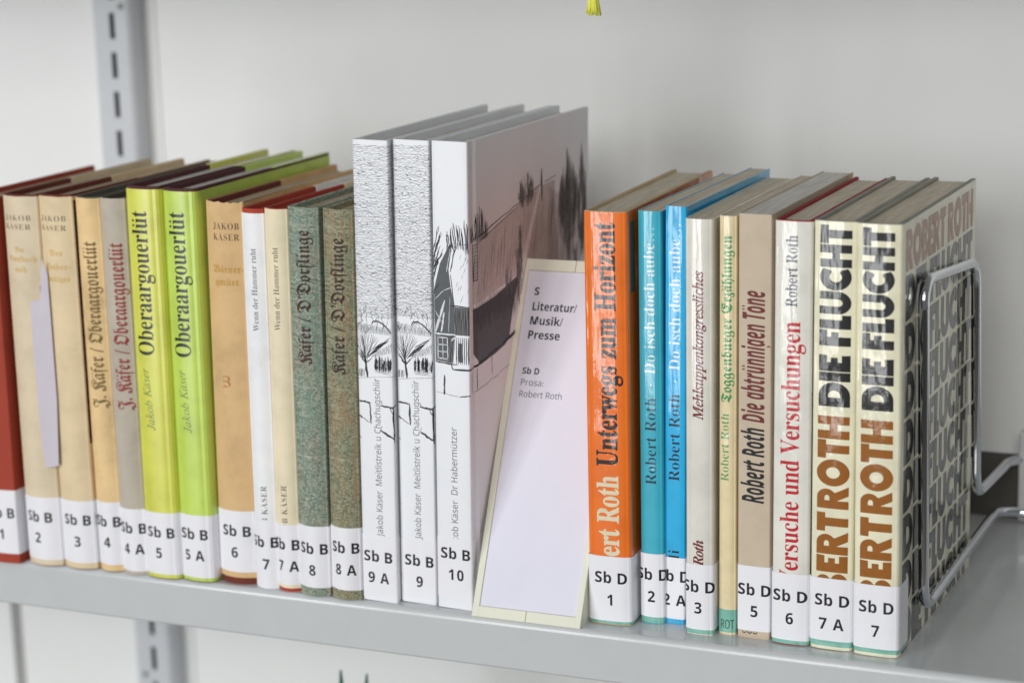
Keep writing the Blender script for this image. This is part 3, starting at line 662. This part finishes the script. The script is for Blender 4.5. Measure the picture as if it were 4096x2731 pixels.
g.hatch([(11.8, 141), (19, 141), (19, 155), (11.8, 155)], 18, .22, .3)
g.hatch([(8, 127), (10.6, 127), (11.5, 140), (8, 140)], 8, .25, .3)
for k in range(7): x = 12.4+k*1.05; g.line((x, 126.5), (x, 140), .45, .12)
g.line((.8, 140.6), (12, 140.2), 1.0, .2); g.line((.8, 127), (13, 126.2), .7, .25); g.line((9.6, 126), (10, 123.6), .5, .1); g.line((10, 123.6), (A(5), 124), .8, .2); g.line((A(5), 124), (A(38), 129), 1.2, .4, 9); g.line((A(38), 129), (A(60), 133), 1.6, .5, 6)
g.line((A(9), 123), (A(9), 112), .4, .2); g.line((A(26), 126), (A(26), 116), .4, .2)
g.line((5.6, 120.5), (5.4, 110.4), .8, .15, 8); g.line((.8, 111.6), (15, 109.8), .14, .1); g.line((14, 110), (19.5, 111), .5, .2, 9); g.line((A(3), 122), (A(3), 111), .3, .15)
g.line((A(4), 111), (A(52), 117), .22, .5, 9)
# window bars and timber
for k in range(60): xx = 6+k*.9; g.line((A(xx), 153+xx*.1+d.r.uniform(-1, 2.2)), (A(xx+1), 146+d.r.uniform(-6, 2)), .3, .3, 3)
# roof outline, chimney, pencil shading of the thatched roof
g.line((12.6, 186), (19.3, 186), .25, .2); g.line((9.4, 172), (12.8, 186), .5, .2); g.line((9.6, 171), (11.6, 155), .35, .2); g.line((8.4, 155.4), (19.5, 155.2), .5, .25)
g.line((A(6), 187), (A(88), 203), .5, .3, 12); g.line((A(6), 184), (A(60), 196), .25, .3, 10)
for k in range(78):
    xx = 5+k*1.25+d.r.uniform(-.6, .6); lo = 157+xx*.12+d.r.uniform(0, 8)*(k % 3); g.line((A(xx), lo), (A(xx+3), min(lo+d.r.uniform(8, 24), 183+xx*.19)), d.r.uniform(.08, .2), .3, 4)
for k in range(16): xx = 12+d.r.uniform(0, 7); z = 157+d.r.uniform(0, 26); g.line((xx, z), (min(19.4, xx+1), z+2.5), .12, .1, 3)
g.line((A(6.5), 186), (A(6.8), 167), .5, .1); g.line((A(10), 187), (A(10), 167), .5, .1); g.line((A(6.8), 167), (A(10), 167), .5, .1)
for k in range(10): g.line((A(6.8), 168+k*1.8), (A(9.8), 169+k*1.8), .22, .1, 2)
# twigs over the ridge and round the house
for k in range(16): x = 8+k*.75; h = d.r.uniform(3, 8+k*.5); g.line((x, 184+d.r.uniform(-3, 1)), (x+d.r.uniform(-2, .4), 186+h), .4, .25)
for k in range(26): yy = 3+k*.75; h = 10+14*math.exp(-((yy-13)/5)**2)*d.r.uniform(.7, 1.1); g.line((A(yy), 186), (A(yy+d.r.uniform(-1.5, 1)), 186+h*.75), .42, .3)
for k in range(12): g.line((.3, 168+k*1.4), (1.4+d.r.uniform(1, 5.6), 178+k*1.5+d.r.uniform(-2, 4)), .28, .4)
g.line((.3, 174), (5.4, 181), .7, .3); g.line((.3, 170.5), (3.2, 177), .5, .3); g.line((.4, 161), (3.2, 166), .5, .2)
def brush(cx, zc, wd, ht, n, w_):
    for k in range(n):
        t = d.r.uniform(-1, 1); zz_ = zc+d.r.uniform(-.5, .5)*ht*(1-abs(t)*.6); hh = ht*.28*(1-abs(t)*.5)
        g.line((A(cx+t*wd), zz_-hh), (A(cx+t*wd+d.r.uniform(-1, 1)), zz_+hh), w_, .5, 4)
soft = Draw(24); hard = g; g = soft
brush(69, 202, 9, 16, 70, .5)
soft.done(pr, of+.06, ink('pencil_grey', (122, 122, 122), rough=.6), r, 'pencil_drawing'); soft = Draw(28); g = soft
brush(124, 188, 12, 40, 170, .55); brush(143, 185, 6, 44, 70, .6); brush(134, 166, 12, 26, 60, .5)
g = hard; g.line((A(89), 211), (A(89), 194), 1.6, .3); g.line((A(92), 203.5), (A(108), 205), .3, .3); g = soft; brush(60, 168, 4, 30, 26, .6); brush(48, 160, 5, 18, 16, .5)
g = hard
soft.done(pr, of+.06, ink('pencil_grey', (122, 122, 122), rough=.6), r, 'pencil_drawing')['kind'] = 'stuff'
for k in range(14): g.line((A(96+k*2.2), 150), (A(100+k*2.0), 200-k), .5, .6)
g.done(pr, of+.03, pen, r, 'cover_drawing')

# ------------------------------------------------------------------ right hand books
foilkw = dict(rough=0.45)
r, pr, of = book('D1', 'bright orange foil wrapped book with cream and black title, marked 1', -132.7, -0.4, 21.4, 204.2, 1.0, 'jacket', (250, 112, 22), (196, 176, 140), page_cream, depth=141, b=.9, p=4, rc=1.8, foil=1.0, yaw=2.2, jtop=.2, t=2.0, pagein=1.2, teal=(0.6, 6.5), lab=LB(2.1, 35.0, 19.5, 21.3, '1', 11, 10.1, 'Sb D'), seed=10, rough=.45)
vtext(r, pr, fit(layout('Unterwegs zum Horizont', 'serifh'), 119, 10.4, .68), 80.3, 15.6, ink('dark_print_foil', (48, 34, 34), 1.0, seed=10), of)
vtext(r, pr, fit(layout('Robert Roth', 'serifh', -.01), 60, 10.8, .68), 15.6, 15.9, ink('cream_print_foil', (232, 222, 190), 1.0, seed=10), of, 'author_lettering')
bm = wrap_sheet(pr, pr.L+3, pr.L+9, 165, 199, of+.1, .1); obj('tape_strip', bm, mat('dark_green_tape', (70, 92, 84), .4, .1), r)
r, pr, of = book('D2', 'worn turquoise foil wrapped paperback marked 2 beside the orange book', -108.9, 7.8, 11.7, 203.9, 1.3, 'soft', (56, 170, 192), None, page_cream, depth=128, b=.9, p=3, rc=1.2, foil=1.0, teal=(0.5, 8), lab=LB(3.6, 35.8, 13.9, 22.4, '2', 5.8, 11.3, 'Sb D'), seed=11, rough=.45)
def doisch(r, pr, of, z0, xb, c1, c2, sd, fo):
    vtext(r, pr, fit(layout('Do isch doch aube…', 'serif', .01), 70.5, 5.5, .68), z0, xb, ink('white_print_foil', c1, fo, seed=sd), of)
    vtext(r, pr, fit(layout('Robert Roth', 'serif', .01), 43, 5.5, .68), z0-54.8, xb, ink('dark_blue_print', c2, fo, seed=sd), of, 'author_lettering')
    vtext(r, pr, fit(layout('.', 'serifb'), 1.2, 5.2, .68), z0-6.0, xb-1.8, ink('white_print_foil', c1, fo, seed=sd), of, 'dot')
doisch(r, pr, of, 125.5, 8.6, (225, 236, 238), (36, 66, 84), 11, 1.0)
r, pr, of = book('D2A', 'clean sky blue paperback marked 2 A, beside the turquoise copy', -98.0, 10.4, 10.5, 206.2, 3.4, 'soft', (26, 168, 218), None, page_cream, depth=131, b=.3, p=4, rc=1.0, foil=.5, lab=LB(2.6, 33.9, 12.8, 21.6, '2 A', 5.4, 9.5, 'Sb D'), seed=12, rough=.4)
doisch(r, pr, of, 127.4, 7.7, (232, 240, 242), (22, 44, 66), 12, .5)
vtext(r, pr, fit(layout('ali', 'serif'), 8.5, 5.5, .68), 29.2, 7.7, ink('dark_blue_print', (22, 44, 66), .5, seed=12), of, 'publisher_lettering')
r, pr, of = book('D3', 'off white book marked 3 with dark red italic title', -83.1, 0.3, 13.7, 202.4, 1.7, 'soft', (216, 213, 203), None, page_cream, depth=136, b=.9, p=3, rc=1.6, foil=.35, teal=(.6, 6), lab=LB(2.8, 35.5, 14.4, 21.4, '3', 6.5, 10.9, 'Sb D'), seed=13, rough=.4, yaw=1.0)
vtext(r, pr, fit(layout('Mehlsuppenkongressliches', 'serifbi', -.03), 71.4, 5.0, .68), 106.7, 9.0, ink('wine_red_print', (116, 38, 42), .35, seed=13), of)
vtext(r, pr, fit(layout('Robert Roth', 'serifbi', -.03), 32, 5.0, .68), 15.6, 9.0, ink('wine_red_print', (116, 38, 42), .35, seed=13), of, 'author_lettering')
r, pr, of = book('D4', 'narrow pale yellow foil wrapped book with green title and no white label', -68.2, 5.2, 8.6, 203.6, 2.0, 'soft', (224, 208, 166), None, page_cream, depth=134, b=.9, p=3, rc=1.0, foil=1.0, teal=(1.2, 12.6), seed=14, rough=.45)
vtext(r, pr, fit(layout('Toggenburger Erzählungen', 'frakb'), 79.5, 5.0, .7), 115, 6.3, ink('leaf_green_print', (58, 150, 84), 1.0, seed=14), of)
vtext(r, pr, fit(layout('Robert Roth', 'serif'), 33, 4.3, .68), 76.6, 5.1, ink('light_green_print', (98, 160, 104), 1.0, seed=14), of, 'author_lettering')
htext(r, pr, fit(layout('ROT', 'sans'), 6.3, 4.4, .714), 1.7, 3.2, ink('dark_green_print', (44, 80, 70), 1.0, seed=14), of+.25, 'tape_lettering')
r, pr, of = book('D5', 'matt grey beige paperback marked 5 with condensed red and black title', -58.2, 3.6, 16.0, 205.2, 1.9, 'soft', (194, 180, 160), None, page_white, depth=140, b=.5, p=3, rc=1.0, lab=LB(3.9, 36.2, 16.4, 21.6, '5', 8.5, 11.0, 'Sb D'), seed=15, jmat=mat('grey_beige_card', (194, 179, 158), 0.85, 0.05, 0, 0.9, .2))
vtext(r, pr, fit(layout('Die abtrünnigen Töne', 'sansbi'), 62.7, 10.6, .714), 106.7, 12.8, ink('dark_red_print', (112, 44, 44)), of)
vtext(r, pr, fit(layout('Robert Roth', 'sansbi'), 36.5, 10.6, .714), 67.5, 12.8, ink('black_print', (32, 32, 36)), of, 'author_lettering')
V = []; d = Draw(31)
for k in range(3): d.stroke([(3.6+k*2.7+1.1*math.cos(R(200+i*20)), 3.9+1.4*math.sin(R(200+i*20))) for i in range(8)], .5)
d.done(pr, of, ink('black_print', (32, 32, 36)), r, 'publisher_lettering')
r, pr, of = book('D6', 'foil wrapped white book marked 6 with large red title', -40.2, 1.5, 17.4, 203.4, 2.2, 'jacket', (221, 219, 209), (150, 44, 52), page_cream, depth=138, b=.8, p=3, rc=1.6, foil=1.0, jtop=.4, pagein=1.2, t=1.8, teal=(.6, 6), lab=LB(2.6, 35.5, 16.8, 21.6, '6', 8.8, 10.6, 'Sb D'), seed=16, rough=.45, side=(speck, .8, 0, 3))
vtext(r, pr, fit(layout('Robert Roth', 'serifb'), 33.2, 5.4, .68), 163.4, 10.8, ink('slate_print_foil', (50, 56, 72), 1.0, seed=16), of, 'author_lettering')
vtext(r, pr, fit(layout('Versuche und Versuchungen', 'serifb', -.01), 126.5, 8.8, .68), 30, 12.4, ink('bright_red_print_foil', (196, 26, 44), 1.0, seed=16), of)
for key, lab_txt, x, y, th, H, ln, lb, yw, sd, xb, dp in (('D7A', 'cream foil wrapped book marked 7 A with heavy black and brown capitals', -21.4, 1.4, 19.6, 204.0, 1.9, (4.6, 35.2, 18.4, 21.7, '7 A', 10.3, 10.2), 0, 17, 17.5, 140),
                                                ('D7', 'cream foil wrapped end book marked 7 beside the chrome wire, capitals on its cover', -1.2+1.2, 0, 20.7, 203.9, .4, (4.0, 35.0, 18.7, 21.4, '7', 10.5, 9.9), -.5, 18, 17.6, 145)):
    r, pr, of = book(key, lab_txt, x, y, th, H, ln, 'jacket', (226, 222, 194), (150, 150, 140), page_cream, depth=dp, b=.7, p=4, rc=1.7, foil=.8, jtop=.3, jbot=.3, pagein=1.4, t=2.0, teal=(1.8, 6.5), lab=LB(*lb, 'Sb D'), yaw=yw, seed=sd, rough=.45)
    bk = ink('heavy_black_print_foil', (30, 28, 30), .8, seed=sd); br_ = ink('heavy_brown_print_foil', (154, 92, 16), .8, seed=sd)
    vtext(r, pr, fit(heavy('DIE FLUCHT'), 84.2, 14.6, 1), 117.9, xb, bk, of)
    vtext(r, pr, fit(heavy('ROTH'), 44.2, 14.8, 1), 69.2, xb, br_, of, 'author_lettering')
    V_, F_ = fit(heavy('ROBERT'), 64, 14.8, 1); vtext(r, pr, (V_, F_), 3.2, xb, br_, of, 'author_lettering')
# front cover of the end book: author line and repeated title rows
w0 = pr.side(5.5); wid = 133
def crow(txt, z0, hgt, mt, nm):
    V, F = fit(heavy(txt), wid, hgt, 1); bm = bmesh.new(); poly2(bm, [(w0+a, z0+b) for a, b in V], F); wrap_text(bm, pr, of); obj(nm, bm, mt, r)
crow('ROBERT ROTH', 181.0, 19.0, br_, 'author_lettering')
for k in range(8): crow('DIE FLUCHT', 181.0-(k+1)*22.6, 20.8, bk, 'title_lettering')

# ------------------------------------------------------------------ paper slip, sign, bookend, tassel, plant
bm = bmesh.new()
zf = [(-432.2, -15.5, 170.1), (-434.4, -16.2, 148.2), (-439.7, -18.1, 146.5), (-439.9, -18.2, 118.1), (-439.5, -18.0, 79.8), (-438.3, -17.6, 56.0), (-431.3, -15.2, 57.4), (-429.8, -14.6, 93.4), (-429.8, -14.6, 123.4), (-429.9, -14.7, 161.0)]
a = [bm.verts.new(mm(*q)) for q in zf]; b_ = [bm.verts.new(mm(x, y-.15, z)) for x, y, z in zf]
bm.faces.new(a[::-1]); bm.faces.new(b_)
for i in range(len(a)): bm.faces.new((a[i], a[(i+1) % len(a)], b_[(i+1) % len(a)], b_[i]))
box(bm, *mm(-434.9, -434.75), *mm(-15.5, 25), *mm(58, 155))
o = obj('paper_slip', bm, mat('grey_lilac_paper', (200, 193, 203), .6, .03))
o['label'] = 'loose grey lilac paper slip sticking out between books 2 and 3'; o['category'] = 'paper'

sign = thing('divider_sign', 'cream wedge shaped divider with a lilac card reading Literatur, between tall white and orange books', 'shelf sign', mm(-191.6, -11.9, 0))
cream = mat('cream_plastic', (221, 221, 204), 0.45, 0.02, 0, 0.06, 0.4)
SL, SW = 184.0, 58.2; Y2, Z2 = 77.2, 167.0
ux = Vector((0, Y2, Z2)).normalized(); nx = Vector((0, -Z2, Y2)).normalized()
def sp(u, v, off=0): q = ux*v+nx*off; return mm(u, q.y, q.z)
def slab(u0, u1, v0, v1, o0, o1):
    bm = bmesh.new(); v = [bm.verts.new(sp(u, vv, oo)) for u in (u0, u1) for vv in (v0, v1) for oo in (o0, o1)]
    for f in ((0, 1, 3, 2), (4, 6, 7, 5), (0, 4, 5, 1), (2, 3, 7, 6), (0, 2, 6, 4), (1, 5, 7, 3)): bm.faces.new([v[i] for i in f])
    bmesh.ops.recalc_face_normals(bm, faces=bm.faces[:]); return bm
bm = bmesh.new()   # wedge body
sec = [(0.4, 0.6), (Y2-.6, Z2-1.2), (Y2+3, Z2-1.2), (Y2+3, 0.0), (0.5, 0.0)]
off_in = nx*-0.0011
for i, xx in enumerate((0.3, SW-.3)):
    vs = [bm.verts.new(Vector(mm(xx, yy, z_))+(off_in if j in (0, 1) else Vector())) for j, (yy, z_) in enumerate(sec)]
    if i == 0: first = vs
    else:
        for j in range(5): bm.faces.new((first[j], first[(j+1) % 5], vs[(j+1) % 5], vs[j]))
        bm.faces.new(first[::-1]); bm.faces.new(vs)
bmesh.ops.recalc_face_normals(bm, faces=bm.faces[:]); obj('body', bm, cream, sign)
for nm, q in (('frame', (0, 3.4, 0, SL)), ('frame', (55.2, SW, 0, SL)), ('frame', (3.4, 28.9, 0, 5.4)), ('frame', (29.2, 55.2, 0, 5.4)), ('frame', (3.4, 28.9, 178, SL)), ('frame', (29.2, 55.2, 178, SL))):
    bm = slab(q[0], q[1], q[2], q[3], -1.0, 0.35); bevel_all(bm, 0.00012, 1); obj(nm, bm, cream, sign)
bm = slab(3.5, 55.0, 5.6, 177.8, -.9, -.35); card = obj('card', bm, mat('lilac_card', (219, 219, 238), 0.6, 0.01, 0, .05, .3), sign)
def stext(txt, u, v, width, cap, sty, mt):
    V, F = fit(layout(txt, sty), width, cap, .714); bm = bmesh.new()
    vs = [bm.verts.new(sp(u+a, v+b, -.28)) for a, b in V]
    for f in F: bm.faces.new([vs[i] for i in f])
    bmesh.ops.recalc_face_normals(bm, faces=bm.faces[:])
    obj('card_lettering', bm, mt, card)
dk1 = ink('dark_grey_card_print', (58, 56, 62)); dk2 = ink('mid_grey_card_print', (104, 102, 112))
stext('S', 8.2, 165.2, 2.6, 4.0, 'sansb', dk1); stext('Literatur/', 8.3, 157.2, 24.2, 4.2, 'sansb', dk1); stext('Musik/', 8.2, 149.8, 17.8, 4.2, 'sansb', dk1)
stext('Presse', 8.2, 142.4, 17.3, 4.2, 'sansb', dk1); stext('Sb D', 7.9, 124.1, 9.2, 3.3, 'sansb', dk1); stext('Prosa:', 8.0, 118.2, 12.4, 3.2, 'sans', dk2); stext('Robert Roth', 8.0, 112.2, 23.2, 3.2, 'sans', dk2)

chrome = mat('chrome_wire', (214, 217, 222), 0.06, 0.01, 0, 0, 0.5, metal=1.0, k=1.0)
be = thing('bookend', 'chrome wire bookend loop pressed against the end book', 'bookend', mm(24.9, 0, 0))
pts = rounded([mm(60, 214, 9.5), mm(8, 206, 13), mm(.4, 198, 14.6), mm(.2, 32.5, 13.6), mm(0, 25.5, 173.8), mm(1.3, 132, 164), mm(1.8, 138.5, 40.5), mm(2.0, 222, 36), mm(9, 232, 36), mm(60, 238, 33)], .014, 9)
pts2 = []
for a, b_ in zip(pts, pts[1:]):
    pts2 += [a]
pts2.append(pts[-1])
bm = bmesh.new(); tube(bm, pts2, 0.0026, 22); obj('wire', bm, chrome, be, True)
blk = thing('shelf_bracket', 'pale grey plastic block at the back of the shelf behind the chrome wire', 'bracket', mm(31, 225, 0))
bm = bmesh.new(); box(bm, 0, .09, 0.002, .0135, 0.0005, .052); bevel_all(bm, .002, 3); obj('block', bm, mat('pale_grey_plastic', (205, 205, 205), .5, .02), blk)

ts = thing('tassel', 'small yellow green tassel hanging into the top of the picture', 'tassel', mm(-119.5, -12.5, 297))
yel = mat('yellow_green_thread', (226, 224, 92), .6, .1, 0, .1, .3, k=1.25)
st = bpy.data.objects
for k in range(46):
    a = 2*math.pi*k/46+random.uniform(-.1, .1); rr = math.sqrt(random.uniform(.1, 1)); bm = bmesh.new()
    x0, y0_ = 1.5*rr*math.cos(a), 1.5*rr*math.sin(a); x1, y1_ = 3.6*rr*math.cos(a), 3.0*rr*math.sin(a)
    if k == 0: S_ = bmesh.new()
    tube(S_, [mm(x0, y0_, 12), mm(x0*1.25, y0_*1.25, 8), mm((x0+x1)*.55, (y0_+y1_)*.55, 4), mm(x1, y1_, random.uniform(-.9, .9))], .00032, 5)
    bm.free()
o = obj('fringe', S_, yel, ts, True)
bm = bmesh.new()
for z in (9.6, 10.5, 11.4, 12.3): tube(bm, [mm(1.9*math.cos(i*math.pi/8), 1.9*math.sin(i*math.pi/8), z) for i in range(17)], .0005, 8, False)
obj('binding', bm, mat('yellow_thread_binding', (222, 196, 60), .6, .08), ts, True)
bm = bmesh.new(); bmesh.ops.create_uvsphere(bm, u_segments=14, v_segments=10, radius=.0026, matrix=Matrix.Translation(mm(0, 0, 15))); obj('knot', bm, yel, ts, True)
bm = bmesh.new(); tube(bm, [mm(0, 0, 17), mm(0, -.5, 60), mm(0, 1.6, 76), mm(0, 12, 77.4)], .0006, 6); obj('cord', bm, yel, ts, True)

pl = thing('potted_plant', 'green pointed leaf tips of a plant below the shelf edge', 'plant', mm(-330, 100, -389.8))
leafm = mat('green_leaf', (30, 110, 84), .45, .12, 0, .1, .4)
for i, (tx, ty, tz, sp_) in enumerate(((0, 0, 303, 18), (16, 2, 302, 18), (-20, 12, 284, 8), (24, -6, 285, 8), (-34, 0, 262, 8), (38, 8, 268, 8))):
    bm = bmesh.new(); rows = []; N = 12
    for k in range(N+1):
        t = k/N; cx = tx*t**1.6+sum((tx,))*0; cz = 30+(tz-30)*t; cy = ty*t; wd = sp_*(.45+1.2*t)*(1-t**5)+.15
        wd = min(wd, sp_)*(1 if t < .85 else max(.06, (1-t)/.15))
        lean_ = .12*tz*t*t*(0 if i > 1 else 1)*0
        rows.append([bm.verts.new(mm(cx-wd/2+lean_, cy+.8, cz)), bm.verts.new(mm(cx, cy-.8, cz+.2)), bm.verts.new(mm(cx+wd/2, cy+.8, cz)), bm.verts.new(mm(cx, cy+1.6, cz))])
    for a, b_ in zip(rows, rows[1:]):
        for j in range(4): bm.faces.new((a[j], a[(j+1) % 4], b_[(j+1) % 4], b_[j]))
    bm.faces.new(rows[-1]); bm.faces.new(rows[0][::-1])
    bmesh.ops.recalc_face_normals(bm, faces=bm.faces[:]); obj('leaf', bm, leafm, pl, True)
bm = bmesh.new(); bmesh.ops.create_cone(bm, cap_ends=True, segments=32, radius1=.032, radius2=.042, depth=.06, matrix=Matrix.Translation(mm(0, 0, 30)))
obj('pot', bm, mat('white_pot', (210, 208, 200), .5, .03), pl)

bpy.data.scenes.remove(tmp_scene)
